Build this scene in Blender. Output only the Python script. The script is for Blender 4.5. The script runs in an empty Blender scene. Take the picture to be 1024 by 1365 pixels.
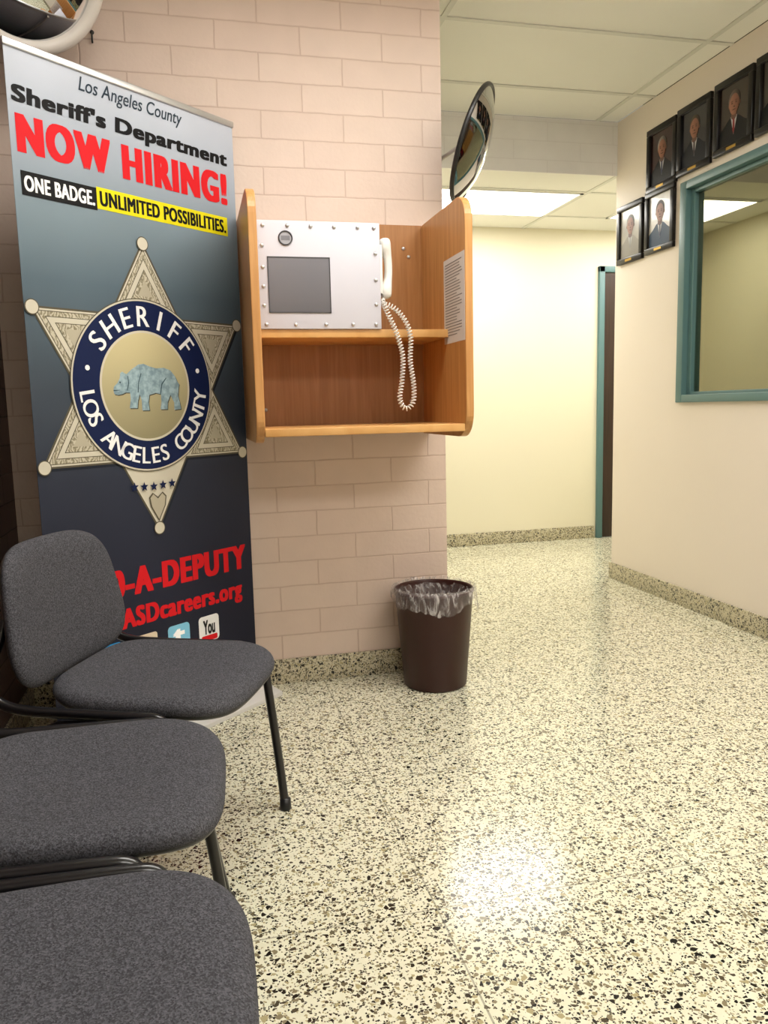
import bpy, bmesh, math, random
from mathutils import Vector, Matrix
from mathutils.geometry import tessellate_polygon
random.seed(7)
scene = bpy.context.scene
COL = scene.collection

# ------------------------------------------------------------------ utils
def s2l(h):
    h = h.lstrip('#')
    o = []
    for i in (0, 2, 4):
        c = int(h[i:i+2], 16) / 255
        o.append(c / 12.92 if c <= .04045 else ((c + .055) / 1.055) ** 2.4)
    return (o[0], o[1], o[2], 1)

def mat(name, col, rough=.5, metal=0, emit=None, estr=0, spec=.5, coat=0, alpha=1):
    m = bpy.data.materials.new(name)
    m.use_nodes = True
    b = m.node_tree.nodes['Principled BSDF']
    c = s2l(col) if isinstance(col, str) else (*col, 1)
    b.inputs['Base Color'].default_value = c
    b.inputs['Roughness'].default_value = rough
    b.inputs['Metallic'].default_value = metal
    b.inputs['Specular IOR Level'].default_value = spec
    b.inputs['Coat Weight'].default_value = coat
    b.inputs['Alpha'].default_value = alpha
    if emit:
        b.inputs['Emission Color'].default_value = s2l(emit)
        b.inputs['Emission Strength'].default_value = estr
    return m

class NT:
    def __init__(s, m):
        s.m = m; s.t = m.node_tree; s.b = s.t.nodes['Principled BSDF']
    def n(s, typ, **kw):
        nd = s.t.nodes.new(typ)
        for k, v in kw.items():
            if k.startswith('i_'):
                nd.inputs[k[2:].replace('_', ' ')].default_value = v
            else:
                setattr(nd, k, v)
        return nd
    def l(s, a, b):
        s.t.links.new(a, b)
    def math(s, op, a, b=None, clamp=False):
        nd = s.n('ShaderNodeMath', operation=op); nd.use_clamp = clamp
        for i, v in enumerate((a, b)):
            if v is None: continue
            if isinstance(v, (int, float)): nd.inputs[i].default_value = v
            else: s.l(v, nd.inputs[i])
        return nd.outputs[0]
    def mix(s, f, a, b):
        nd = s.n('ShaderNodeMix', data_type='RGBA')
        for idx, v in ((0, f), (6, a), (7, b)):
            if isinstance(v, (int, float)): nd.inputs[idx].default_value = v
            elif isinstance(v, tuple): nd.inputs[idx].default_value = v
            else: s.l(v, nd.inputs[idx])
        return nd.outputs[2]
    def bump(s, h, strength=.2, dist=.01):
        nd = s.n('ShaderNodeBump'); nd.inputs['Strength'].default_value = strength
        nd.inputs['Distance'].default_value = dist
        s.l(h, nd.inputs['Height']); s.l(nd.outputs[0], s.b.inputs['Normal'])

def obj(name, me, mats=(), parent=None, smooth=False, loc=None, rot=None):
    o = bpy.data.objects.new(name, me)
    COL.objects.link(o)
    for m in mats: me.materials.append(m)
    if parent: o.parent = parent
    if loc: o.location = loc
    if rot: o.rotation_euler = rot
    if smooth:
        for p in me.polygons: p.use_smooth = True
    return o

def empty(name, loc=(0, 0, 0), rz=0):
    o = bpy.data.objects.new(name, None)
    COL.objects.link(o); o.location = loc; o.rotation_euler = (0, 0, rz)
    o.empty_display_size = .1
    return o

def bm_box(bm, x0, x1, y0, y1, z0, z1, mi=0):
    v = [bm.verts.new(p) for p in ((x0,y0,z0),(x1,y0,z0),(x1,y1,z0),(x0,y1,z0),(x0,y0,z1),(x1,y0,z1),(x1,y1,z1),(x0,y1,z1))]
    for f in ((0,3,2,1),(4,5,6,7),(0,1,5,4),(1,2,6,5),(2,3,7,6),(3,0,4,7)):
        fc = bm.faces.new([v[i] for i in f]); fc.material_index = mi

def boxes(name, lst, mats, parent=None, bevel=0):
    bm = bmesh.new()
    for b in lst:
        bm_box(bm, *b)
    me = bpy.data.meshes.new(name); bm.to_mesh(me); bm.free()
    o = obj(name, me, mats if isinstance(mats, (list, tuple)) else [mats], parent)
    if bevel:
        md = o.modifiers.new('bev', 'BEVEL'); md.width = bevel; md.segments = 3
        md.limit_method = 'ANGLE'
        for p in me.polygons: p.use_smooth = True
        md.harden_normals = False
    return o

def poly_prism(name, pts3, ext, mats, parent=None, bevel=0, smooth=False):
    bm = bmesh.new()
    a = [bm.verts.new(p) for p in pts3]
    e = Vector(ext)
    b = [bm.verts.new(Vector(p) + e) for p in pts3]
    bm.faces.new(a); bm.faces.new(b[::-1])
    n = len(a)
    for i in range(n):
        bm.faces.new((a[i], b[i], b[(i+1) % n], a[(i+1) % n]))
    bmesh.ops.recalc_face_normals(bm, faces=bm.faces[:])
    me = bpy.data.meshes.new(name); bm.to_mesh(me); bm.free()
    o = obj(name, me, [mats], parent)
    if bevel:
        md = o.modifiers.new('bev', 'BEVEL'); md.width = bevel; md.segments = 2; md.limit_method = 'ANGLE'
    return o

def flat(name, polys, y, m, parent):
    """polys: list of (x,z) outlines in local XZ plane at depth y, facing -Y"""
    V, Fc = [], []
    for pl in polys:
        b = len(V)
        V += [(p[0], y, p[1]) for p in pl]
        for t in tessellate_polygon([[Vector((p[0], p[1], 0)) for p in pl]]):
            (x0, z0), (x1, z1), (x2, z2) = pl[t[0]][:2], pl[t[1]][:2], pl[t[2]][:2]
            ar = (x1-x0)*(z2-z0) - (x2-x0)*(z1-z0)
            if abs(ar) < 1e-12: continue
            Fc.append([b+i for i in (t if ar > 0 else t[::-1])])
    me = bpy.data.meshes.new(name); me.from_pydata(V, [], Fc)
    return obj(name, me, [m], parent)

def rect(a, b, c, d):
    return [(a, c), (b, c), (b, d), (a, d)]

def circ(cx, cz, r, n=48, rz=None):
    rz = rz or r
    return [(cx + r*math.cos(2*math.pi*i/n), cz + rz*math.sin(2*math.pi*i/n)) for i in range(n)]

def rrect(a, b, c, d, r, n=6):
    out = []
    for cx, cz, s in ((b-r, d-r, 0), (a+r, d-r, 1), (a+r, c+r, 2), (b-r, c+r, 3)):
        for i in range(n+1):
            t = math.pi/2*(s + i/n)
            out.append((cx + r*math.cos(t), cz + r*math.sin(t)))
    return out

def catmull(pts, n=8, closed=False):
    P = [Vector(p) for p in pts]
    out = []
    N = len(P)
    for i in range(N-1):
        p0 = P[i-1] if i > 0 else P[0]*2 - P[1]
        p1, p2 = P[i], P[i+1]
        p3 = P[i+2] if i+2 < N else P[-1]*2 - P[-2]
        for k in range(n):
            t = k/n
            out.append(.5*((2*p1) + (p2-p0)*t + (2*p0-5*p1+4*p2-p3)*t*t + (3*p1-p0-3*p2+p3)*t**3))
    out.append(P[-1])
    return out

def tube(name, pts, r, m, parent=None, res=3, n=8, smooth_path=True):
    pp = catmull(pts, n) if smooth_path else [Vector(p) for p in pts]
    cu = bpy.data.curves.new(name, 'CURVE'); cu.dimensions = '3D'
    sp = cu.splines.new('POLY'); sp.points.add(len(pp)-1)
    for i, p in enumerate(pp): sp.points[i].co = (*p, 1)
    cu.bevel_depth = r; cu.bevel_resolution = res; cu.use_fill_caps = True
    t = bpy.data.objects.new('tmp', cu); COL.objects.link(t)
    me = bpy.data.meshes.new_from_object(t.evaluated_get(bpy.context.evaluated_depsgraph_get()))
    bpy.data.objects.remove(t)
    me.name = name
    return obj(name, me, [m], parent, smooth=True)

def lathe(name, prof, m, parent=None, n=48, loc=None, rot=None, mods=True):
    bm = bmesh.new(); rings = []
    for r, z in prof:
        if r < 1e-6: rings.append([bm.verts.new((0, 0, z))])
        else: rings.append([bm.verts.new((r*math.cos(2*math.pi*i/n), r*math.sin(2*math.pi*i/n), z)) for i in range(n)])
    for a, b in zip(rings, rings[1:]):
        for i in range(n):
            j = (i+1) % n
            if len(a) == 1: bm.faces.new((a[0], b[j], b[i]))
            elif len(b) == 1: bm.faces.new((a[i], a[j], b[0]))
            else: bm.faces.new((a[i], a[j], b[j], b[i]))
    bmesh.ops.recalc_face_normals(bm, faces=bm.faces[:])
    me = bpy.data.meshes.new(name); bm.to_mesh(me); bm.free()
    return obj(name, me, [m] if not isinstance(m, list) else m, parent, smooth=True, loc=loc, rot=rot)

def text_mesh(s, shear=0.0, spacing=1.0):
    cu = bpy.data.curves.new('t', 'FONT'); cu.body = s; cu.size = 1
    cu.shear = shear; cu.space_character = spacing
    cu.resolution_u = 5
    t = bpy.data.objects.new('tmp', cu); COL.objects.link(t)
    me = bpy.data.meshes.new_from_object(t.evaluated_get(bpy.context.evaluated_depsgraph_get()))
    bpy.data.objects.remove(t)
    return me

def text(name, s, u0, u1, z0, z1, y, m, parent, bold=0, shear=0, spacing=1, boldz=None):
    me = text_mesh(s, shear, spacing)
    vs = [(v.co.x, v.co.y) for v in me.vertices]; fs = [tuple(p.vertices) for p in me.polygons]
    bpy.data.meshes.remove(me)
    bz = bold*.6 if boldz is None else boldz
    offs = [(0, 0)] if bold == 0 else [(dx*bold, dz*bz) for dx in (-1, -.34, .34, 1) for dz in (-1, 1)]
    xs = [v[0] for v in vs]; ys = [v[1] for v in vs]
    a, b, c, d = min(xs)-bold, max(xs)+bold, min(ys)-bz*(bold > 0), max(ys)+bz*(bold > 0)
    V, Fc = [], []
    for k, (ox, oz) in enumerate(offs):
        base = len(V)
        for x, z in vs:
            V.append((u0 + (x+ox-a)/(b-a)*(u1-u0), y - k*.00003, z0 + (z+oz-c)/(d-c)*(z1-z0)))
        Fc += [[base+i for i in f] for f in fs]
    me = bpy.data.meshes.new(name); me.from_pydata(V, [], Fc)
    return obj(name, me, [m], parent)

# ------------------------------------------------------------------ materials
def brick_mat(name, c1, c2, mort, axis='x', bw=.30, rh=.0965, rough=.55, bstr=.35):
    m = mat(name, c1, rough, spec=.3); t = NT(m)
    tc = t.n('ShaderNodeTexCoord'); sp = t.n('ShaderNodeSeparateXYZ'); t.l(tc.outputs['Object'], sp.inputs[0])
    cb = t.n('ShaderNodeCombineXYZ')
    t.l(sp.outputs[0 if axis == 'x' else 1], cb.inputs[0]); t.l(sp.outputs[2], cb.inputs[1])
    nw = t.n('ShaderNodeTexNoise', i_Scale=14.0, i_Detail=2.0); t.l(tc.outputs['Object'], nw.inputs['Vector'])
    ws = t.n('ShaderNodeVectorMath', operation='SCALE'); t.l(nw.outputs['Color'], ws.inputs[0]); ws.inputs['Scale'].default_value = .006
    wa = t.n('ShaderNodeVectorMath', operation='ADD'); t.l(cb.outputs[0], wa.inputs[0]); t.l(ws.outputs[0], wa.inputs[1])
    br = t.n('ShaderNodeTexBrick'); t.l(wa.outputs[0], br.inputs['Vector'])
    br.offset = .5
    for k, v in (('Color1', s2l(c1)), ('Color2', s2l(c2)), ('Mortar', s2l(mort)), ('Scale', 1.0), ('Mortar Size', .004), ('Mortar Smooth', .8), ('Bias', 0), ('Brick Width', bw), ('Row Height', rh)):
        br.inputs[k].default_value = v
    no = t.n('ShaderNodeTexNoise', i_Scale=9.0, i_Detail=6.0); t.l(tc.outputs['Object'], no.inputs['Vector'])
    nr = t.n('ShaderNodeMapRange'); nr.inputs[3].default_value = .93; nr.inputs[4].default_value = 1.05
    t.l(no.outputs[0], nr.inputs[0])
    mx = t.n('ShaderNodeVectorMath', operation='SCALE'); t.l(br.outputs['Color'], mx.inputs[0]); t.l(nr.outputs[0], mx.inputs['Scale'])
    t.l(mx.outputs[0], t.b.inputs['Base Color'])
    n2 = t.n('ShaderNodeTexNoise', i_Scale=70.0, i_Detail=5.0); t.l(tc.outputs['Object'], n2.inputs['Vector'])
    h = t.math('ADD', t.math('MULTIPLY', br.outputs['Fac'], -1.0), t.math('MULTIPLY', n2.outputs[0], .55))
    t.bump(h, bstr, .004)
    return m

def plaster(name, col, rough=.5, bs=.15):
    m = mat(name, col, rough, spec=.35); t = NT(m)
    tc = t.n('ShaderNodeTexCoord')
    no = t.n('ShaderNodeTexNoise', i_Scale=90.0, i_Detail=5.0); t.l(tc.outputs['Object'], no.inputs['Vector'])
    n2 = t.n('ShaderNodeTexNoise', i_Scale=1.5, i_Detail=3.0); t.l(tc.outputs['Object'], n2.inputs['Vector'])
    c = s2l(col)
    t.l(t.mix(n2.outputs[0], (c[0]*.95, c[1]*.94, c[2]*.92, 1), c), t.b.inputs['Base Color'])
    t.bump(no.outputs[0], bs, .002)
    return m

def terrazzo(name, base, rough=.1, grid=True, dens=0.0):
    m = mat(name, base, rough); t = NT(m)
    tc = t.n('ShaderNodeTexCoord'); V = tc.outputs['Object']
    col = s2l(base)
    nb = t.n('ShaderNodeTexNoise', i_Scale=40.0, i_Detail=4.0); t.l(V, nb.inputs['Vector'])
    cur = t.mix(nb.outputs[0], (col[0]*.80, col[1]*.80, col[2]*.72, 1), col)
    for sc, th, edge in ((230.0, .28+dens, .07), (138.0, .24+dens, .09), (86.0, .15+dens, .12)):
        nz = t.n('ShaderNodeTexNoise', i_Scale=sc*1.3, i_Detail=1.0); t.l(V, nz.inputs['Vector'])
        add = t.n('ShaderNodeVectorMath', operation='SCALE'); t.l(nz.outputs['Color'], add.inputs[0]); add.inputs['Scale'].default_value = .25/sc
        ad2 = t.n('ShaderNodeVectorMath', operation='ADD'); t.l(V, ad2.inputs[0]); t.l(add.outputs[0], ad2.inputs[1])
        vc = t.n('ShaderNodeTexVoronoi', i_Scale=sc); t.l(ad2.outputs[0], vc.inputs['Vector'])
        ve = t.n('ShaderNodeTexVoronoi', i_Scale=sc, feature='DISTANCE_TO_EDGE'); t.l(ad2.outputs[0], ve.inputs['Vector'])
        s = t.n('ShaderNodeSeparateColor'); t.l(vc.outputs['Color'], s.inputs[0])
        sel = t.math('LESS_THAN', s.outputs[0], th)
        inside = t.math('GREATER_THAN', ve.outputs['Distance'], edge)
        k = t.math('MULTIPLY', sel, inside)
        rp = t.n('ShaderNodeValToRGB'); rp.color_ramp.interpolation = 'CONSTANT'
        e = rp.color_ramp.elements
        cols = [(0, '#1a1815'), (.25, '#4f4637'), (.42, '#2a261f'), (.55, '#857a60'), (.72, '#a89d77'), (.9, '#675f4a')]
        e[0].position = 0; e[0].color = s2l(cols[0][1]); e[1].position = cols[1][0]; e[1].color = s2l(cols[1][1])
        for p, c in cols[2:]:
            x = e.new(p); x.color = s2l(c)
        t.l(s.outputs[1], rp.inputs[0])
        cur = t.mix(k, cur, rp.outputs[0])
    if grid:
        sp = t.n('ShaderNodeSeparateXYZ'); t.l(V, sp.inputs[0])
        gs = []
        for ax, off in ((0, 1.06), (1, 1.50)):
            a = t.math('MODULO', t.math('ADD', t.math('SUBTRACT', sp.outputs[ax], off), 61.0), .61)
            gs.append(t.math('LESS_THAN', a, .004))
        g = t.math('MAXIMUM', gs[0], gs[1])
        cur = t.mix(t.math('MULTIPLY', g, .6), cur, s2l('#6f6b5a'))
    t.l(cur, t.b.inputs['Base Color'])
    nl = t.n('ShaderNodeTexNoise', i_Scale=2.2, i_Detail=3.0); t.l(V, nl.inputs['Vector'])
    mr = t.n('ShaderNodeMapRange'); mr.inputs[3].default_value = rough*.8; mr.inputs[4].default_value = rough*1.3
    t.l(nl.outputs[0], mr.inputs[0]); t.l(mr.outputs[0], t.b.inputs['Roughness'])
    t.bump(nl.outputs[0], .06, .02)
    return m

def wood(name, c1, c2, rough=.38, scale=(60, 60, 3)):
    m = mat(name, c1, rough); t = NT(m)
    tc = t.n('ShaderNodeTexCoord'); mp = t.n('ShaderNodeMapping'); mp.inputs['Scale'].default_value = scale
    t.l(tc.outputs['Object'], mp.inputs[0])
    no = t.n('ShaderNodeTexNoise', i_Scale=1.0, i_Detail=6.0, i_Distortion=.6); t.l(mp.outputs[0], no.inputs['Vector'])
    rp = t.n('ShaderNodeValToRGB'); rp.color_ramp.elements[0].position = .35; rp.color_ramp.elements[1].position = .65
    rp.color_ramp.elements[0].color = s2l(c2); rp.color_ramp.elements[1].color = s2l(c1)
    t.l(no.outputs[0], rp.inputs[0]); t.l(rp.outputs[0], t.b.inputs['Base Color'])
    return m

def fabric(name, a, b):
    m = mat(name, a, .95, spec=.12); t = NT(m)
    tc = t.n('ShaderNodeTexCoord')
    vo = t.n('ShaderNodeTexVoronoi', i_Scale=520.0); t.l(tc.outputs['Object'], vo.inputs['Vector'])
    n2 = t.n('ShaderNodeTexNoise', i_Scale=300.0, i_Detail=2.0); t.l(tc.outputs['Object'], n2.inputs['Vector'])
    s = t.n('ShaderNodeSeparateColor'); t.l(vo.outputs['Color'], s.inputs[0])
    f = t.math('MULTIPLY', s.outputs[0], n2.outputs[0])
    t.l(t.mix(t.math('MULTIPLY', f, 1.7, True), s2l(a), s2l(b)), t.b.inputs['Base Color'])
    t.bump(vo.outputs['Distance'], .4, .001)
    return m

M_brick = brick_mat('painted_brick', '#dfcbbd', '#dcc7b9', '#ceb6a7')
M_brickL = brick_mat('painted_brick_shaded', '#6c564e', '#655047', '#46362f', axis='y')  # left wall: its shade is put into darker brick colours
M_soffit = brick_mat('painted_block_soffit', '#eeecec', '#eceaea', '#e6e3e3', bw=.4, rh=.1, bstr=.12)
M_wallR = plaster('plaster_cream', '#eae0d5')
M_wallB = plaster('plaster_yellow_cream', '#e5dfc9')
M_floor = terrazzo('terrazzo_floor', '#ebe8d3', .165)
M_base = terrazzo('terrazzo_base', '#d2cab2', .3, grid=False, dens=.08)
M_tile = plaster('ceiling_tile', '#f4f4ee', .9, .4)
M_tbar = mat('ceiling_tbar', '#dcdcd4', .5)
M_teal = mat('teal_paint', '#56787a', .4)
M_panel = mat('light_diffuser', '#ffffff', .5, emit='#fffcf5', estr=12.5)
M_fix = mat('fixture_white', '#eeeeea', .5)
M_office = mat('office_unlit_tone', '#3a382e', .9)  # unlit room behind the glass, its darkness put into the surface colour
M_doorb = wood('door_brown', '#3a2820', '#2c1e18')
M_black = mat('black_plastic', '#141416', .35)
M_tubeb = mat('black_enamel', '#0c0c0f', .28, coat=.3)
M_fab = fabric('grey_fabric', '#36363a', '#606066')
M_alu = mat('aluminium', '#c9c9c9', .35, metal=.8)
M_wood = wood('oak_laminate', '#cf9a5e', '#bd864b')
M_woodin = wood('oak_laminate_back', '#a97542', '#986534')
M_woodedge = wood('oak_edge', '#dbaa6b', '#cd9856', scale=(8, 60, 3))
M_white = mat('white_plastic', '#eceae4', .35)
M_box = mat('powder_coated_metal', '#cdccd6', .4, metal=.1)
M_mirror = mat('mirror', '#d2d5d8', .02, metal=1)

# ------------------------------------------------------------------ room shell
XL, XR, YB, YC, YW, XE = -.62, 2.428, 3.011, 4.29, 5.645, .972
ZC, ZL = 2.62, 2.335
Y0 = -2.2
boxes('floor', [(XL-.2, 4.6, Y0-.1, YW+.2, -.1, 0)], M_floor)
boxes('wall_brick', [(XL-.1, XE, YB, YB+.14, 0, ZC)], M_brick)
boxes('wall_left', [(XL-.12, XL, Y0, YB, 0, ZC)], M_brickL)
boxes('wall_return', [(XE-.12, XE, YB+.14, YW, 0, ZC)], M_wallB)
boxes('wall_rear', [(XL-.1, XR, Y0-.1, Y0, 0, ZC)], M_wallR)
WY0, WY1, WZ0, WZ1 = 2.12, 3.60, 1.075, 2.085
boxes('wall_right', [(XR, XR+.1, Y0, WY0, 0, ZC), (XR, XR+.1, WY1, YC, 0, ZC), (XR, XR+.1, WY0, WY1, 0, WZ0), (XR, XR+.1, WY0, WY1, WZ1, ZC)], M_wallR)
DX0, DX1, DZ = 3.085, 3.99, 2.04
boxes('wall_back', [(XE-.12, DX0, YW, YW+.1, 0, ZC), (DX0, DX1, YW, YW+.1, DZ, ZC), (DX1, 4.5, YW, YW+.1, 0, ZC)], M_wallB)
boxes('wall_corridor', [(XR+.1, 4.5, YC-.1, YC, 0, ZC)], M_wallB)
boxes('wall_corridor_end', [(4.4, 4.5, YC, YW, 0, ZC)], M_wallB)
boxes('wall_office', [(4.2, 4.3, .8, YC-.1, 0, ZC), (XR+.1, 4.3, .7, .8, 0, ZC), (XR+.1, 4.2, YC-.12, YC-.1, 0, ZC)], M_office)
boxes('floor_office', [(XR+.1, 4.2, .8, YC-.12, 0, .002)], M_office)
boxes('ceiling_office', [(XR+.1, 4.3, .7, YC-.1, ZC, ZC+.1)], M_office)

def ceiling(name, x0, x1, y0, y1, z, gx, gy):
    bm = bmesh.new()
    bm_box(bm, x0, x1, y0, y1, z+.004, z+.09, 0)
    for g in gx: bm_box(bm, g-.012, g+.012, y0, y1, z-.001, z+.004, 1)
    for g in gy: bm_box(bm, x0, x1, g-.012, g+.012, z-.0015, z+.0035, 1)
    me = bpy.data.meshes.new(name); bm.to_mesh(me); bm.free()
    return obj(name, me, [M_tile, M_tbar])
gx = [2.30 - 1.22*k for k in range(0, 3)]
gy = [3.91 - .61*k for k in range(0, 11)]
ceiling('ceiling', XL-.1, XR, Y0-.1, YC, ZC, gx, gy)
ceiling('ceiling_corridor', XE-.1, 4.5, YC, YW, ZL, [1.22, 2.44, 3.66], [4.66, 5.27])
boxes('wall_soffit', [(XE, XR, YC-.006, YC, ZL-.004, ZC)], M_soffit)

def troffer(x0, x1, y0, y1, z, nm='ceiling_light'):
    e = empty(nm, ((x0+x1)/2, (y0+y1)/2, z))
    a, b = (x1-x0)/2, (y1-y0)/2
    boxes('housing', [(-a, a, -b, -b+.02, -.006, .003), (-a, a, b-.02, b, -.006, .003), (-a, -a+.02, -b, b, -.006, .003), (a-.02, a, -b, b, -.006, .003)], M_fix, e)
    boxes('diffuser', [(-a+.02, a-.02, -b+.02, b-.02, -.004, .002)], M_panel, e)
troffer(1.23, 2.42, 4.67, 5.26, ZL)
troffer(1.09, 2.29, 1.48, 2.07, ZC)
troffer(-.13, 1.07, 1.48, 2.07, ZC)
troffer(1.09, 2.29, -.95, -.36, ZC)
troffer(-.13, 1.07, -.95, -.36, ZC)
troffer(2.9, 4.0, 4.67, 5.26, ZL)

# baseboards
bh = .098; bt = .012
boxes('baseboard_brick', [(XL, XE, YB-bt, YB, 0, bh)], M_base, bevel=.003)
boxes('baseboard_return', [(XE, XE+bt, YB-bt, YW, 0, bh)], M_base, bevel=.003)
boxes('baseboard_left', [(XL, XL+bt, Y0, YB-bt, 0, bh)], M_base, bevel=.003)
boxes('baseboard_right', [(XR-bt, XR, Y0, YC+bt, 0, bh)], M_base, bevel=.003)
boxes('baseboard_back', [(XE+bt, DX0-.05, YW-bt, YW, 0, bh)], M_base, bevel=.003)

# door
e = empty('door_1', (0, 0, 0))
boxes('frame', [(DX0-.035, DX0+.01, YW-.03, YW+.1, 0, DZ+.035), (DX1-.01, DX1+.035, YW-.03, YW+.1, 0, DZ+.035), (DX0-.035, DX1+.035, YW-.03, YW+.1, DZ-.01, DZ+.035)], M_teal, e, bevel=.004)
boxes('slab', [(DX0+.01, DX1-.01, YW-.015, YW+.03, .005, DZ-.01)], M_doorb, e)
lathe('knob', [(0, 0), (.03, 0), (.03, .006), (.012, .01), (.012, .035), (.028, .045), (.028, .06), (0, .066)], M_alu, e, loc=(DX1-.09, YW-.015, .95), rot=(math.radians(90), 0, 0), n=24)

# window
M_glass = bpy.data.materials.new('reflective_glass'); M_glass.use_nodes = True
t = M_glass.node_tree; t.nodes.clear()
go = t.nodes.new('ShaderNodeBsdfGlossy'); go.inputs['Roughness'].default_value = .02; go.inputs['Color'].default_value = (.44, .43, .32, 1)
tr = t.nodes.new('ShaderNodeBsdfTransparent'); tr.inputs['Color'].default_value = (.7, .72, .7, 1)
mx = t.nodes.new('ShaderNodeMixShader'); mx.inputs[0].default_value = .55
ou = t.nodes.new('ShaderNodeOutputMaterial')
t.links.new(tr.outputs[0], mx.inputs[1]); t.links.new(go.outputs[0], mx.inputs[2]); t.links.new(mx.outputs[0], ou.inputs[0])
e = empty('window_1')
def frame_bars(x0, x1, y0, y1, z0, z1, w, wz=None):
    wz = wz or w
    return [(x0, x1, y0, y0+w, z0, z1), (x0, x1, y1-w, y1, z0, z1), (x0, x1, y0+w, y1-w, z0, z0+wz), (x0, x1, y0+w, y1-w, z1-wz, z1)]
boxes('frame_outer', frame_bars(XR-.018, XR+.11, WY0-.045, WY1+.045, WZ0-.027, WZ1+.035, .05, .038), M_teal, e, bevel=.003)
boxes('frame_stop', frame_bars(XR+.012, XR+.06, WY0, WY1, WZ0+.005, WZ1-.005, .035, .02), M_teal, e, bevel=.002)
boxes('glass', [(XR+.034, XR+.038, WY0+.02, WY1-.02, WZ0+.015, WZ1-.015)], M_glass, e)

# ------------------------------------------------------------------ chairs
def pad(name, rings, m, parent, fn, n=64, ex=3.4):
    bm = bmesh.new(); R = []
    for s, z in rings:
        if s == 0: R.append([bm.verts.new(fn(0, 0, z))]); continue
        ring = []
        for i in range(n):
            th = 2*math.pi*i/n
            c, sn = math.cos(th), math.sin(th)
            x = math.copysign(abs(c)**(2/ex), c)*s; y = math.copysign(abs(sn)**(2/ex), sn)*s
            ring.append(bm.verts.new(fn(x, y, z)))
        R.append(ring)
    for a, b in zip(R, R[1:]):
        for i in range(n):
            j = (i+1) % n
            if len(a) == 1: bm.faces.new((a[0], b[i], b[j]))
            elif len(b) == 1: bm.faces.new((a[j], a[i], b[0]))
            else: bm.faces.new((a[i], b[i], b[j], a[j]))
    bmesh.ops.recalc_face_normals(bm, faces=bm.faces[:])
    me = bpy.data.meshes.new(name); bm.to_mesh(me); bm.free()
    o = obj(name, me, [m], parent, smooth=True)
    md = o.modifiers.new('s', 'SUBSURF'); md.levels = 1; md.render_levels = 1
    return o

def chair(x, y, rz):
    e = empty('stacking_chair', (x, y, 0), rz)
    A, B = .226, .230
    def seat(x, y, z):
        X = x*A; Y = y*B*(1 + .03*x) * (1 - .03*max(0, -x))
        drop = .018*max(0, (X-.08)/.14)**2
        dish = -.008*(1-min(1, (x*x+y*y)))
        lift = .012*max(0, (-X-.1)/.12)
        return Vector((X, Y, z - drop + dish + lift))
    pad('seat', [(0, .462), (.25, .463), (.5, .465), (.72, .467), (.86, .466), (.94, .463), (.985, .454), (1, .443), (.99, .434), (.965, .428)], M_fab, e, seat, ex=3.8)
    pad('seat_shell', [(.975, .431), (.975, .426), (.93, .416), (.8, .408), (.4, .404), (0, .404)], M_black, e, seat, ex=3.8)
    H, Wd = .163, .243
    def back(xx, yy, z):
        h = xx*H; Y = yy*Wd*(1 - .15*max(0, (xx+.3)/1.3))
        X = -.255 - (h+.165)*.16 + z + .035*(yy*yy)
        return Vector((X, Y, .612 + h))
    pad('backrest', [(0, .022), (.3, .022), (.6, .023), (.8, .022), (.92, .017), (.98, .009), (1, 0), (.985, -.006)], M_fab, e, back, ex=4.2)
    pad('backrest_shell', [(.985, -.003), (.985, -.01), (.93, -.018), (.7, -.022), (.3, -.023), (0, -.023)], M_black, e, back, ex=4.2)
    for i, s in enumerate((-1, 1)):
        yl = s*.2565; yf = s*.214
        tube('leg_frame_%d' % (i+1), [(.205, yf, .012), (.19, (yf*2+yl)/3, .12), (.165, (yf+yl*2)/3, .30), (.148, yl, .385), (.118, yl, .410), (.05, yl, .414), (-.10, yl, .414), (-.155, yl, .402), (-.185, yl, .365), (-.21, (yl+yf)/2, .25), (-.25, yf, .012)], .0115, M_tubeb, e)
        for k, fx in enumerate((.206, -.251)):
            lathe('foot_%d_%d' % (i+1, k+1), [(0, 0), (.014, 0), (.0155, .006), (.0145, .03), (0, .034)], M_black, e, n=16, loc=(fx, yf, 0))
        y2 = s*.2565
        tube('back_support_%d' % (i+1), [(-.285, s*.19, .62), (-.292, s*.215, .56), (-.296, y2, .51), (-.290, y2, .485), (-.262, y2, .456), (-.20, y2, .442), (-.05, y2, .439), (.06, y2, .438), (.095, y2, .434), (.112, y2, .416)], .0115, M_tubeb, e)
    tube('cross_bar_front', [(.10, -.255, .412), (.09, -.20, .397), (.09, 0, .395), (.09, .20, .397), (.10, .255, .412)], .009, M_tubeb, e)
    tube('cross_bar_rear', [(-.12, -.255, .412), (-.12, -.20, .397), (-.12, 0, .395), (-.12, .20, .397), (-.12, .255, .412)], .009, M_tubeb, e)
    return e
chair(-.084, 1.902, math.radians(-23))
chair(-.20, 1.358, math.radians(-3))
chair(-.188, .815, math.radians(-2))

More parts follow.
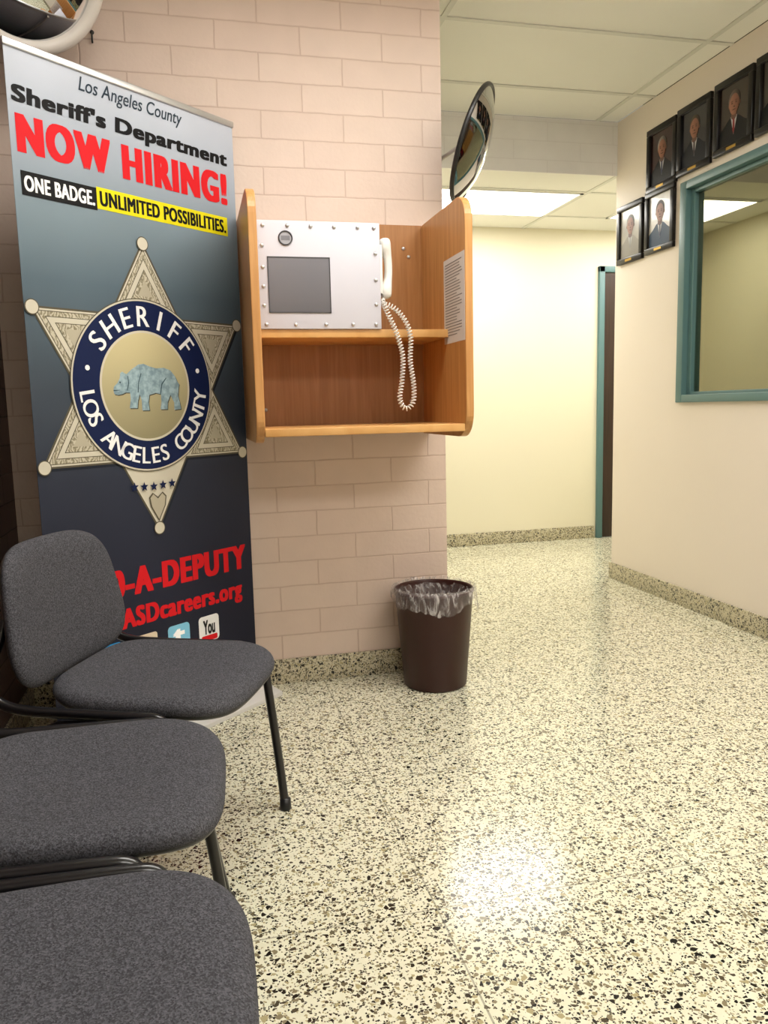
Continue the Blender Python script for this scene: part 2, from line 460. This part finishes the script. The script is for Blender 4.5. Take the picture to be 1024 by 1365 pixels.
# ------------------------------------------------------------------ trash can
e = empty('trash_can', (.862, 2.838, 0))
M_bin = mat('brown_plastic', '#3c1f1a', .38, spec=.3)
lathe('bin', [(0, .004), (.112, .0), (.12, .006), (.148, .362), (.152, .366), (.152, .376), (.146, .377), (.143, .37), (.115, .01), (0, .008)], M_bin, e, n=64)
M_liner = mat('clear_liner', '#e6e0de', .15, alpha=.24); t = NT(M_liner)
tc = t.n('ShaderNodeTexCoord'); mp = t.n('ShaderNodeMapping'); mp.inputs['Scale'].default_value = (45, 45, 14); mp.inputs['Rotation'].default_value = (0, .5, .3)
t.l(tc.outputs['Object'], mp.inputs[0])
no = t.n('ShaderNodeTexNoise', i_Scale=1.0, i_Detail=4.0, i_Distortion=1.6); t.l(mp.outputs[0], no.inputs['Vector'])
rp = t.n('ShaderNodeValToRGB'); rp.color_ramp.elements[0].position = .46; rp.color_ramp.elements[0].color = (.08, .08, .08, 1); rp.color_ramp.elements[1].position = .70; rp.color_ramp.elements[1].color = (.55, .55, .55, 1)
t.l(no.outputs[0], rp.inputs[0]); t.l(rp.outputs[0], t.b.inputs['Alpha']); t.bump(no.outputs[0], .8, .01)
bm = bmesh.new(); n = 200; R = []
prof = [(.118, .10), (.130, .22), (.140, .33), (.147, .372), (.151, .386), (.1565, .382), (.159, .365), (.160, .345), (.160, 0)]
for k, (r, z) in enumerate(prof):
    ring = []
    for i in range(n):
        a = 2*math.pi*i/n
        w = .5*math.sin(7*a+1)+.3*math.sin(13*a+2*k)+.4*math.sin(23*a+k)+.3*math.sin(37*a)
        rr, zz = r, z
        if k < 3: rr = r - .012 + .009*w
        elif k < 5: rr = r + .001*w; zz = z + .006*max(0, w)
        elif k < 8: rr = r + .0035*(w+1.0)
        else:
            droop = .325 + .018*math.sin(2*a+2.2) + .012*math.sin(5*a) - .045*math.exp(-((a-6.0)/.5)**2) - .045*math.exp(-((a-6.0+2*math.pi)/.5)**2) + .008*w
            zz = droop; rr = r + .004*(w+1.2) - .002 + .008*math.exp(-((a-6.0)/.5)**2)
        ring.append(bm.verts.new((rr*math.cos(a), rr*math.sin(a), zz)))
    R.append(ring)
for a, b in zip(R, R[1:]):
    for i in range(n):
        bm.faces.new((a[i], a[(i+1) % n], b[(i+1) % n], b[i]))
me = bpy.data.meshes.new('liner'); bm.to_mesh(me); bm.free()
obj('liner', me, [M_liner], e, smooth=True)

# ------------------------------------------------------------------ booth
e = empty('wall_mounted_booth')
BX0, BX1, BF, BZ0, BZ1, TH = .195, .908, 2.50, .955, 1.735, .027
def side(name, x):
    pts = [(x, YB-.001, BZ0+.0), (x, YB-.001, BZ1)]
    r = .085
    for i in range(9):
        a = math.pi/2*i/8
        pts.append((x, BF+r - r*math.sin(a), BZ1-r + r*math.cos(a)))
    for i in range(9):
        a = math.pi/2*i/8
        pts.append((x, BF+r - r*math.cos(a), BZ0+r - r*math.sin(a)))
    o = poly_prism(name, pts, (TH, 0, 0), M_wood, e, bevel=.003)
    return o
side('side_left', BX0); side('side_right', BX1-TH)
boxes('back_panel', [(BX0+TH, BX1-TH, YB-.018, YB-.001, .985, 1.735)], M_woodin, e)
boxes('shelf_upper', [(BX0+TH, BX1-TH, 2.68, YB-.018, 1.295, 1.322)], M_woodedge, e, bevel=.002)
boxes('shelf_lower', [(BX0+TH, BX1-TH, 2.515, YB-.018, .975, 1.0)], M_woodedge, e, bevel=.002)
for i, (sx, sz) in enumerate([(.27, 1.06), (.83, 1.62), (.81, 1.65), (.83, 1.08)]):
    lathe('screw_%d' % (i+1), [(0, .004), (.006, .004), (.007, 0)], M_alu, e, n=16, loc=(sx, YB-.018, sz), rot=(math.radians(90), 0, 0))
M_paper = mat('paper', '#dcd7d2', .7, spec=.2); M_ink = mat('ink', '#85807d', .8)
px = BX1-TH-.0012
boxes('notice_paper', [(px, px+.001, 2.475+.03, 2.475+.245, 1.272, 1.555)], M_paper, e)
ls = []
random.seed(3)
z = 1.535
while z > 1.29:
    w = random.choice([.16, .17, .175, .12, .15])
    y1 = 2.703
    ls.append((px-.0006, px, y1-w, y1, z, z+.0028)); z -= .0095
boxes('notice_text', ls, M_ink, e)

k = empty('video_phone_unit')
KX0, KX1, KY, KZ0, KZ1 = .236, .640, 2.672, 1.3225, 1.665
boxes('housing', [(KX0, KX1, KY+.004, 2.93, KZ0, KZ1)], M_box, k, bevel=.004)
boxes('face_plate', [(KX0-.002, KX1+.002, KY, KY+.006, KZ0, KZ1+.002)], M_box, k, bevel=.002)
M_scr = mat('screen_glass', '#6d6c74', .12, coat=.6)
NTm = NT(M_scr); tc = NTm.n('ShaderNodeTexCoord'); gr = NTm.n('ShaderNodeSeparateXYZ'); NTm.l(tc.outputs['Generated'], gr.inputs[0])
NTm.l(NTm.mix(gr.outputs[2], s2l('#5d5c63'), s2l('#7a7a82')), NTm.b.inputs['Base Color'])  # slight highlight painted in, screen colour lightens upwards
def kx(p): return KX0 + (p-342)/(510-342)*(KX1-KX0)
def kz(p): return KZ1 - (p-295)/(436-295)*(KZ1-KZ0)
boxes('screen', [(kx(355), kx(439), KY-.002, KY, kz(414), kz(342))], M_scr, k)
M_bez = mat('screen_bezel', '#3b3b40', .4)
a, b, c, d = kx(355)-.002, kx(439)+.002, kz(414)-.002, kz(342)+.002
boxes('screen_bezel', [(a, b, KY-.003, KY, c, c+.0035), (a, b, KY-.003, KY, d-.0035, d), (a, a+.0035, KY-.003, KY, c, d), (b-.0035, b, KY-.003, KY, c, d)], M_bez, k)
lathe('camera_port', [(.0195, 0), (.0195, .004), (.0235, .004), (.0235, 0)], M_bez, k, n=40, loc=(kx(380), KY, kz(317)), rot=(math.radians(90), 0, 0))
flat('camera_lens', [circ(kx(380), kz(317), .0195, 32)], KY-.0015, mat('lens_glass', '#a5a5ad', .2), k)
flat('camera_sensor', [rect(kx(374), kx(386), kz(320), kz(314))], KY-.0022, mat('lens_dark', '#77777e', .3), k)
pts = [(x, 301) for x in (350, 383, 415, 447, 480, 503)] + [(x, 430) for x in (350, 390, 432, 470, 503)] + [(348, 327), (348, 355), (348, 380), (348, 405), (504, 335), (504, 370), (504, 403)]
for i, (bx, bz) in enumerate(pts):
    lathe('bolt_%d' % (i+1), [(0, .006), (.004, .0055), (.0062, .003), (.0065, 0)], M_alu, k, n=16, loc=(kx(bx), KY, kz(bz)), rot=(math.radians(90), 0, 0))
bm = bmesh.new(); R = []
hz0, hz1 = 1.425, 1.625
secs = [(0, .004, .008, .0), (.02, .017, .021, .0), (.1, .020, .026, -.002), (.2, .019, .025, .0), (.28, .014, .018, .006), (.4, .0125, .016, .010), (.6, .0125, .016, .010), (.72, .014, .018, .006), (.8, .020, .026, -.001), (.92, .021, .028, -.003), (.98, .017, .022, -.002), (1, .004, .008, 0)]
for tt, rx, ry, ox in secs:
    ring = []
    for i in range(24):
        a = 2*math.pi*i/24
        c_, s_ = math.cos(a), math.sin(a)
        ring.append(bm.verts.new((.667 + ox + rx*math.copysign(abs(c_)**.75, c_), 2.70 - .0 + ry*math.copysign(abs(s_)**.75, s_), hz0 + tt*(hz1-hz0))))
    R.append(ring)
for a, b in zip(R, R[1:]):
    for i in range(24): bm.faces.new((a[i], a[(i+1) % 24], b[(i+1) % 24], b[i]))
bm.faces.new(R[0][::-1]); bm.faces.new(R[-1])
me = bpy.data.meshes.new('handset'); bm.to_mesh(me); bm.free()
o = obj('handset', me, [M_white], k, smooth=True)
md = o.modifiers.new('s', 'SUBSURF'); md.levels = 1; md.render_levels = 2
boxes('cradle', [(KX1, KX1+.012, 2.68, 2.73, 1.44, 1.60), (KX1, KX1+.02, 2.685, 2.725, 1.585, 1.6), (KX1, KX1+.02, 2.685, 2.725, 1.44, 1.455)], M_white, k, bevel=.002)
def wp(x, y, yy=2.655): return (KX1 + (x-510)/377*1.0, yy, 1.322 - (y-437)/404)
path = catmull([(.664, 2.70, 1.427), wp(514, 400, 2.68), wp(519, 420), wp(529, 445), wp(536, 475), wp(534, 510), wp(531, 530), wp(535, 543), wp(542, 545), wp(549, 536), wp(550, 515), wp(546, 480), wp(547, 450), wp(541, 428), wp(528, 410, 2.665), (KX1+.004, 2.69, 1.415)], 40)
L = [0]
for a, b in zip(path, path[1:]): L.append(L[-1] + (b-a).length)
hel = []; up = Vector((0, 1, 0)); N = 1300; j = 0
for i in range(N+1):
    s = L[-1]*i/N
    while j < len(L)-2 and L[j+1] < s: j += 1
    f = (s-L[j])/max(1e-9, L[j+1]-L[j]); p = path[j].lerp(path[j+1], f); T = (path[j+1]-path[j]).normalized()
    n1 = up - T*up.dot(T); n1.normalize(); n2 = T.cross(n1)
    ph = 2*math.pi*s/.0105
    rr = .0074*min(1, s/.03, (L[-1]-s)/.03)
    hel.append(p + n1*rr*math.cos(ph) + n2*rr*math.sin(ph))
tube('coiled_cord', hel, .0021, M_white, k, res=1, smooth_path=False)

# ------------------------------------------------------------------ convex mirrors
def convex_mirror(c, nrm, r, attach, rim_m, rimr=.011):
    e = empty('convex_mirror', c)
    q = Vector(nrm).normalized().to_track_quat('Z', 'Y')
    e.rotation_mode = 'QUATERNION'; e.rotation_quaternion = q
    sag = .055; prof = []
    Rs = (r*r+sag*sag)/(2*sag)
    for i in range(17):
        rr = r*(1-i/16); prof.append((rr, math.sqrt(Rs*Rs-rr*rr)-(Rs-sag)))
    lathe('mirror_face', prof, M_mirror, e, n=64)
    lathe('rim', [(r+rimr*math.cos(a)*.9, rimr*math.sin(a)-.002) for a in [2*math.pi*i/12 for i in range(13)]], rim_m, e, n=64)
    lathe('back_shell', [(r, -.004), (r*.97, -.012), (r*.5, -.018), (0, -.02)], rim_m, e, n=64)
    inv = (Matrix.Translation(Vector(c)) @ q.to_matrix().to_4x4()).inverted()
    a = inv @ Vector(attach)
    tube('bracket', [(0, 0, -.015), (0, 0, -.03), tuple(a*.6 + Vector((0, 0, -.012))), tuple(a)], .008, M_alu, e)
    return e
convex_mirror((1.068, 2.93, 2.015), (.84, -.43, -.36), .205, (.972, 3.06, 1.99), M_black, .009)
M_rimw = mat('white_rim', '#d2cbc3', .4)
convex_mirror((-.40, 2.66, 2.36), (.45, -.78, -.42), .215, (-.5, 3.011, 2.42), M_rimw, .026)
h = empty('wall_hook', (-.256, YB, 2.335))
lathe('plate', [(0, .004), (.006, .004), (.007, 0)], M_black, h, n=16, rot=(math.radians(90), 0, 0))
tube('hook', [(0, -.003, 0), (0, -.012, -.004), (0, -.012, -.028), (0, -.006, -.036)], .003, M_black, h)

# ------------------------------------------------------------------ portraits
M_frame = mat('black_frame', '#120e0c', .3, spec=.3); M_gold = mat('brass', '#b8933f', .35, metal=.7)
def grad(name, c1, c2, scale=30.0):
    m = mat(name, c1, .4, spec=.25); t = NT(m)
    tc = t.n('ShaderNodeTexCoord'); sp = t.n('ShaderNodeSeparateXYZ'); t.l(tc.outputs['Generated'], sp.inputs[0])
    no = t.n('ShaderNodeTexNoise', i_Scale=scale, i_Detail=3.0); t.l(tc.outputs['Object'], no.inputs['Vector'])
    f = t.math('ADD', t.math('MULTIPLY', sp.outputs[0], .75), t.math('MULTIPLY', no.outputs[0], .35), True)
    t.l(t.mix(f, s2l(c1), s2l(c2)), t.b.inputs['Base Color'])
    return m
M_skin = grad('photo_skin', '#ad7c66', '#6b4638', 60.0); M_skind = mat('photo_skin_shade', '#5f3e32', .5); M_shirt = mat('photo_shirt', '#b9babd', .5)
M_feat = mat('photo_feature', '#44291f', .6)
def portrait(y, z, bg, hair, tie, suit):
    e = empty('framed_portrait', (XR-.001, y, z), math.radians(-90))
    W, H, f = .262, .318, .03
    w, h = W/2, H/2
    boxes('frame', [(-w, w, -.02, 0, h-f, h), (-w, w, -.02, 0, -h, -h+f), (-w, -w+f, -.02, 0, -h+f, h-f), (w-f, w, -.02, 0, -h+f, h-f)], M_frame, e, bevel=.004)
    mb = mat('photo_bg', bg, .25, coat=.3); t = NT(mb)
    tc = t.n('ShaderNodeTexCoord'); no = t.n('ShaderNodeTexNoise', i_Scale=7.0, i_Detail=2.0); t.l(tc.outputs['Object'], no.inputs[0])
    c = s2l(bg); t.l(t.mix(no.outputs[0], (c[0]*.4, c[1]*.4, c[2]*.4, 1), (min(1, c[0]*1.5), min(1, c[1]*1.5), min(1, c[2]*1.5), 1)), t.b.inputs['Base Color'])
    iw, ih = w-f, h-f
    boxes('photo', [(-iw, iw, -.008, -.004, -ih, ih)], mb, e)
    ms = mat('photo_suit_c', suit, .45, spec=.25)
    S = 1.45
    def q(pl): return [(p[0]*S, max(-ih, p[1]*S - .012)) for p in pl]
    def qc(pl): return [(min(iw-.002, max(-iw+.002, p[0])), p[1]) for p in q(pl)]
    sh = catmull([(-.080, -.060, 0), (-.070, -.036, 0), (-.045, -.020, 0), (-.018, -.002, 0), (.018, -.002, 0), (.045, -.020, 0), (.070, -.036, 0), (.080, -.060, 0)], 5)
    flat('suit', [qc([(-.082, -.14)] + [(p.x, p.y) for p in sh] + [(.082, -.14)])], -.0085, ms, e)
    flat('shirt', [q([(-.015, .000), (0, -.055), (.015, .000)])], -.0090, M_shirt, e)
    flat('tie', [q([(-.004, -.008), (-.005, -.04), (0, -.054), (.005, -.04), (.004, -.008)])], -.0095, mat('photo_tie', tie, .5), e)
    flat('ears', [q(circ(-.0245, .034, .0045, 12, .007)), q(circ(.0245, .034, .0045, 12, .007))], -.0087, M_skind, e)
    flat('hair', [q(circ(0, .046, .0275, 32, .030))], -.0088, grad('photo_hair', hair, '#1c1613', 90.0), e)
    flat('neck', [q([(-.013, -.004), (0, -.014), (.013, -.004), (.012, .02), (-.012, .02)])], -.0092, M_skind, e)
    face = [(p[0]*(1 - .16*max(0, (.034-p[1])/.03)), p[1]) for p in circ(0, .034, .0235, 32, .031)]
    flat('face', [q(face)], -.0096, M_skin, e)
    flat('face_features', [q(circ(-.0095, .038, .0042, 12, .0020)), q(circ(.0095, .038, .0042, 12, .0020)), q(circ(0, .0185, .0085, 12, .0016)), q(circ(.001, .027, .0042, 12, .0022)), q(circ(-.0095, .0435, .0058, 12, .0012)), q(circ(.0095, .0435, .0058, 12, .0012))], -.0099, M_feat, e)
    boxes('nameplate', [(-.032, .032, -.0215, -.02, -h+.008, -h+.020)], M_gold, e)
    return e
portrait(3.822, 2.302, '#2e1412', '#a8a39d', '#23264a', '#0d0e12')
portrait(3.550, 2.312, '#22222a', '#5b5248', '#3a262e', '#151821')
portrait(3.262, 2.320, '#291a16', '#776c63', '#7c2022', '#0e0f13')
portrait(2.982, 2.325, '#201613', '#3a2d26', '#1d2448', '#0d0e12')
portrait(4.117, 1.985, '#b8b4ae', '#8c8880', '#8a8a8a', '#95918a')  # pale reflection on the glass painted into this photo's colours
portrait(3.829, 1.990, '#c2bfbb', '#4b3a30', '#232a4c', '#233c58')  # pale background holds the painted glass reflection

# ------------------------------------------------------------------ banner
ang = math.atan2(.54, .62)
bn = empty('retractable_banner', (-.430, 2.400, 0), ang)
BW = .822
def U(u): return u*.972
def Z(z): return 1.06 + (z-1.06)*.972
M_ban = mat('banner_print', '#5b6e7c', .6, spec=.25); t = NT(M_ban)
tc = t.n('ShaderNodeTexCoord'); sp = t.n('ShaderNodeSeparateXYZ'); t.l(tc.outputs['Object'], sp.inputs[0])
rp = t.n('ShaderNodeValToRGB'); t.l(t.math('DIVIDE', sp.outputs[2], 2.06), rp.inputs[0])
el = rp.color_ramp.elements
st = [(0.0, '#161824'), (.25, '#1f2233'), (.42, '#2b303f'), (.55, '#3d4651'), (.70, '#566772'), (.80, '#7a8a94'), (.88, '#9ca5b1'), (1.0, '#bdc2ce')]
el[0].position = 0; el[0].color = s2l(st[0][1]); el[1].position = 1; el[1].color = s2l(st[-1][1])
for p, c in st[1:-1]:
    x = el.new(p); x.color = s2l(c)
no = t.n('ShaderNodeTexNoise', i_Scale=2.2, i_Detail=3.0); t.l(tc.outputs['Object'], no.inputs['Vector'])
mr = t.n('ShaderNodeMapRange'); mr.inputs[3].default_value = .8; mr.inputs[4].default_value = 1.2; t.l(no.outputs[0], mr.inputs[0])
sc = t.n('ShaderNodeVectorMath', operation='SCALE'); t.l(rp.outputs[0], sc.inputs[0]); t.l(mr.outputs[0], sc.inputs['Scale'])
t.l(sc.outputs[0], t.b.inputs['Base Color'])
boxes('banner_sheet', [(0, BW, 0, .0012, .075, 2.035)], M_ban, bn)
boxes('top_rail', [(-.004, BW+.004, -.006, .008, 2.03, 2.050)], M_alu, bn, bevel=.003)
boxes('support_pole', [(BW/2-.008, BW/2+.008, .012, .028, .05, 2.04)], M_alu, bn)
prof = [(-.105, 0), (.030, 0), (.034, .02), (.028, .06), (.012, .078), (-.008, .078), (-.022, .056), (-.06, .026), (-.105, .016)]
M_base_al = mat('cassette_silver', '#cfcdc9', .4)
poly_prism('cassette', [(-.006, y, z) for y, z in prof], (BW+.030, 0, 0), M_base_al, bn, bevel=.002)
def P(c, r=.6): return mat('print_' + c.strip('#'), c, r, spec=.2)
Mk, Mr, Mw, My, Mn = P('#08080b'), P('#d0161f'), P('#f2f2f2'), P('#e3d614'), P('#101d45')
y = -.0010
text('text_county', 'Los Angeles County', U(.226), U(.615), Z(1.993), Z(2.047), y, P('#2c3844'), bn, .008, .25)
text('text_department', "Sheriff's Department", U(.012), U(.812), Z(1.905), Z(1.966), y, Mk, bn, .05, .05, 1.08)
text('text_now_hiring', 'NOW HIRING!', U(.018), U(.806), Z(1.785), Z(1.890), y, Mr, bn, .085, 0, 1.2, .02)
flat('bar_black', [rect(U(.022), U(.264), Z(1.672), Z(1.738))], y, Mk, bn)
flat('bar_yellow', [rect(U(.264), U(.800), Z(1.678), Z(1.742))], y, My, bn)
text('text_badge', 'ONE BADGE.', U(.030), U(.256), Z(1.684), Z(1.727), y-.0006, Mw, bn, .05, 0, 1.1, .015)
text('text_possibilities', 'UNLIMITED POSSIBILITIES.', U(.274), U(.792), Z(1.688), Z(1.732), y-.0006, Mk, bn, .055, 0, 1.1, .015)
cx, cz, RO, RI = U(.420), Z(1.137), .455, .455/math.sqrt(3)*1.0
def pol(r, a): return (cx + r*math.sin(a), cz + r*math.cos(a))
star = [pol(RO if i % 2 == 0 else RI, math.pi/6*i) for i in range(12)]
M_silver = P('#b5ad98'); M_sild = P('#5b5545'); M_sill = P('#cdc7b5')
def filig(name, a, b, sc_):
    m = mat(name, a, .6, spec=.2); t = NT(m)
    tc = t.n('ShaderNodeTexCoord')
    wv = t.n('ShaderNodeTexWave', i_Scale=sc_, i_Distortion=14.0, i_Detail=2.0); wv.inputs['Detail Scale'].default_value = 1.6
    t.l(tc.outputs['Object'], wv.inputs['Vector'])
    t.l(t.mix(wv.outputs['Fac'], s2l(b), s2l(a)), t.b.inputs['Base Color'])
    return m
M_fil = filig('print_filigree', '#c9c2ad', '#857d66', 26.0)
flat('star_shadow', [[(p[0]+.006, p[1]-.008) for p in star]], y, P('#1f2430'), bn)
flat('star_edge', [star], y-.0005, M_sild, bn)
flat('star_face', [[(cx+(p[0]-cx)*.975, cz+(p[1]-cz)*.975) for p in star]], y-.001, M_sill, bn)
def tri_s(tri, s):
    gx_ = sum(p[0] for p in tri)/3; gz_ = sum(p[1] for p in tri)/3
    return [(gx_+(p[0]-gx_)*s, gz_+(p[1]-gz_)*s) for p in tri]
L_ = {k_: [] for k_ in (.86, .83, .66, .63, .44, .41, .22)}
for i in range(6):
    tri = [star[2*i], star[(2*i+1) % 12], star[(2*i-1) % 12]]
    if i == 3: continue
    for k_ in L_: L_[k_].append(tri_s(tri, k_))
for n_, (k_, mm) in enumerate(zip(L_, (M_sild, M_fil, M_sild, M_sill, M_sild, M_fil, M_silver))):
    flat('star_layer_%d' % (n_+1), L_[k_], y-.0012-.0003*n_, mm, bn)
flat('star_ball_edge', [circ(*pol(RO-.008, math.pi/3*i), .022, 24) for i in range(6)], y-.0034, M_sild, bn)
flat('star_balls', [circ(*pol(RO-.008, math.pi/3*i), .019, 24) for i in range(6)], y-.0037, M_sill, bn)
hx, hz = cx, cz-.375
flat('ornament_edge', [[(hx-.035, hz+.03), (hx-.02, hz+.045), (hx, hz+.03), (hx+.02, hz+.045), (hx+.035, hz+.03), (hx+.03, hz), (hx, hz-.05), (hx-.03, hz)]], y-.0034, M_sild, bn)
flat('ornament', [[(hx-.030, hz+.028), (hx-.018, hz+.040), (hx, hz+.024), (hx+.018, hz+.040), (hx+.030, hz+.028), (hx+.025, hz), (hx, hz-.043), (hx-.025, hz)]], y-.0038, M_silver, bn)
rx, rz = U(.402), Z(1.146); RR = .262
flat('ring_edge', [circ(rx, rz, RR+.008, 96)], y-.0040, M_sild, bn)
flat('ring_edge_light', [circ(rx, rz, RR+.005, 96)], y-.0044, M_sill, bn)
flat('ring', [circ(rx, rz, RR, 96)], y-.0048, Mn, bn)
flat('disc_edge', [circ(rx, rz, .172, 80)], y-.0052, M_sill, bn)
Mgold = mat('print_gold', '#c9bb8c', .6, spec=.2); t = NT(Mgold)
tc = t.n('ShaderNodeTexCoord'); gr = t.n('ShaderNodeSeparateXYZ'); t.l(tc.outputs['Generated'], gr.inputs[0])
t.l(t.mix(gr.outputs[2], s2l('#8f8768'), s2l('#cfc397')), t.b.inputs['Base Color'])
flat('disc', [circ(rx, rz, .165, 80)], y-.0056, Mgold, bn)
def ring_text(name, s, r, a0, a1, size, flip=False):
    n = len(s); bmv = []; faces = []
    for i, ch in enumerate(s):
        if ch == ' ': continue
        a = a0 + (a1-a0)*i/(n-1)
        me = text_mesh(ch)
        xs = [v.co.x for v in me.vertices]; mid = (min(xs)+max(xs))/2
        er = (math.sin(a), math.cos(a)); et = (math.cos(a), -math.sin(a))
        for k_, ox in enumerate((-.022, 0, .022)):
            base = len(bmv)
            for v in me.vertices:
                lx = (v.co.x-mid+ox)*size*.92; lz = (v.co.y-.36)*size
                if flip: q = (rx + er[0]*(r-lz) - et[0]*lx, rz + er[1]*(r-lz) - et[1]*lx)
                else: q = (rx + er[0]*(r+lz) + et[0]*lx, rz + er[1]*(r+lz) + et[1]*lx)
                bmv.append((q[0], y-.0060-.00005*k_, q[1]))
            for p in me.polygons: faces.append([base+vi for vi in p.vertices])
        bpy.data.meshes.remove(me)
    me = bpy.data.meshes.new(name); me.from_pydata(bmv, [], faces)
    obj(name, me, [Mw], bn)
D = math.radians
ring_text('text_ring_top', 'SHERIFF', .217, D(-52), D(52), .090)
ring_text('text_ring_bottom', 'LOS ANGELES COUNTY', .217, D(262), D(98), .075, flip=True)
flat('ring_dots', [circ(rx+.217*math.sin(D(a)), rz+.217*math.cos(D(a)), .008, 16) for a in (-76, 76)], y-.006, Mw, bn)
bear = [(0,.24),(.01,.29),(.06,.33),(.10,.39),(.11,.45),(.14,.47),(.17,.45),(.20,.44),(.28,.50),(.38,.56),(.46,.57),(.55,.54),(.65,.52),(.77,.53),(.87,.50),(.94,.43),(.975,.36),(1.0,.33),(.985,.26),(.975,.18),(1.0,.08),(1.01,.01),(.90,0),(.905,.09),(.85,.19),(.80,.10),(.79,.01),(.68,.01),(.70,.10),(.70,.20),(.62,.215),(.52,.19),(.50,.10),(.51,.0),(.40,0),(.40,.12),(.375,.20),(.345,.12),(.33,.03),(.215,.03),(.24,.14),(.235,.22),(.17,.22),(.12,.20),(.06,.19),(.01,.20)]
bu0, bz0, bs = U(.272), Z(1.068), .262*.972
flat('bear_shadow', [[(bu0+p[0]*bs+.003, bz0-.003+p[1]*bs) for p in bear]], y-.0060, P('#4a4a40'), bn)
Mbear = mat('print_bear', '#86b3b8', .6, spec=.2); t = NT(Mbear)
tc = t.n('ShaderNodeTexCoord'); no = t.n('ShaderNodeTexNoise', i_Scale=70.0, i_Detail=4.0); t.l(tc.outputs['Object'], no.inputs['Vector'])
rpb = t.n('ShaderNodeValToRGB'); rpb.color_ramp.elements[0].position = .35; rpb.color_ramp.elements[1].position = .65
rpb.color_ramp.elements[0].color = s2l('#7a929b'); rpb.color_ramp.elements[1].color = s2l('#a2b9c0')
t.l(no.outputs[0], rpb.inputs[0]); t.l(rpb.outputs[0], t.b.inputs['Base Color'])
flat('bear', [[(bu0+p[0]*bs, bz0+p[1]*bs) for p in bear]], y-.0064, Mbear, bn)
def bl(pts_): return [(bu0+p[0]*bs, bz0+p[1]*bs) for p in pts_]
flat('bear_lines', [bl([(.36,.22),(.375,.34),(.42,.45),(.41,.46),(.365,.35),(.345,.22)]), bl([(.70,.20),(.73,.32),(.80,.40),(.795,.41),(.715,.33),(.685,.20)]), bl([(.20,.24),(.23,.33),(.22,.42),(.21,.42),(.215,.33),(.19,.25)]), bl(circ(.10,.34,.012,10)), bl([(0,.235),(.09,.245),(.09,.25),(0,.25)])], y-.0067, P('#3f555d'), bn)
ss = []
for i in range(5):
    sx, sz = U(.404) + (i-2)*.037, Z(.818) + .002*abs(i-2)
    ss.append([(sx + (.0165 if j % 2 == 0 else .007)*math.sin(math.pi/5*j), sz + (.0165 if j % 2 == 0 else .007)*math.cos(math.pi/5*j)) for j in range(10)])
flat('small_stars', ss, y-.0064, Mn, bn)
text('text_phone', '1-800-A-DEPUTY', U(.030), U(.812), Z(.470), Z(.562), y, Mr, bn, .075, 0, 1.16, .02)
text('text_website', 'LASDcareers.org', U(.215), U(.786), Z(.345), Z(.432), y, Mr, bn, .065, 0, 1.14, .02)
def icon(nm, u0, c, label, lc):
    flat('icon_' + nm, [rrect(U(u0), U(u0+.095), Z(.235), Z(.330), .014)], y, P(c), bn)
    if label: text('icon_%s_label' % nm, label, U(u0+.02), U(u0+.075), Z(.262 if len(label) > 1 else .25), Z(.315), y-.0006, P(lc), bn, .04)
icon('social_a', .15, '#2f8fd0', 'f', '#ffffff')
icon('camera', .29, '#8a4f30', None, '')
flat('icon_camera_top', [rrect(U(.29), U(.385), Z(.292), Z(.330), .010)], y-.0006, P('#d9c9b0'), bn)
flat('icon_camera_ring', [circ(U(.3375), Z(.278), .026, 24)], y-.0009, Mw, bn)
flat('icon_camera_lens', [circ(U(.3375), Z(.278), .018, 24)], y-.0012, Mk, bn)
icon('social_b', .43, '#7fbfdc', 't', '#ffffff')
icon('social_c', .567, '#e6e6e6', 'You', '#222222')
flat('icon_video_bar', [rrect(U(.577), U(.652), Z(.238), Z(.258), .005)], y-.0007, Mr, bn)

# ------------------------------------------------------------------ world, camera
w = bpy.data.worlds.new('World'); scene.world = w; w.use_nodes = True
w.node_tree.nodes['Background'].inputs[0].default_value = (1, .97, .92, 1)
w.node_tree.nodes['Background'].inputs[1].default_value = .3

yaw, pit, rol, f = D(13.36), D(7.51), D(1.38), 1060
F = Vector((math.sin(yaw)*math.cos(pit), math.cos(yaw)*math.cos(pit), -math.sin(pit)))
R0 = Vector((math.cos(yaw), -math.sin(yaw), 0)); U0 = R0.cross(F)
Rv = R0*math.cos(rol) - U0*math.sin(rol); Uv = R0*math.sin(rol) + U0*math.cos(rol)
cam = bpy.data.cameras.new('camera'); co = bpy.data.objects.new('camera', cam); COL.objects.link(co)
m = Matrix((( Rv.x, Uv.x, -F.x, 0), (Rv.y, Uv.y, -F.y, 0), (Rv.z, Uv.z, -F.z, 1.06), (0, 0, 0, 1)))
co.matrix_world = m
cam.sensor_fit = 'VERTICAL'; cam.sensor_height = 36; cam.lens = f/1365*36
cam.clip_start = .02
scene.camera = co
scene.view_settings.view_transform = 'Standard'
scene.view_settings.look = 'None'
scene.view_settings.exposure = 0.14
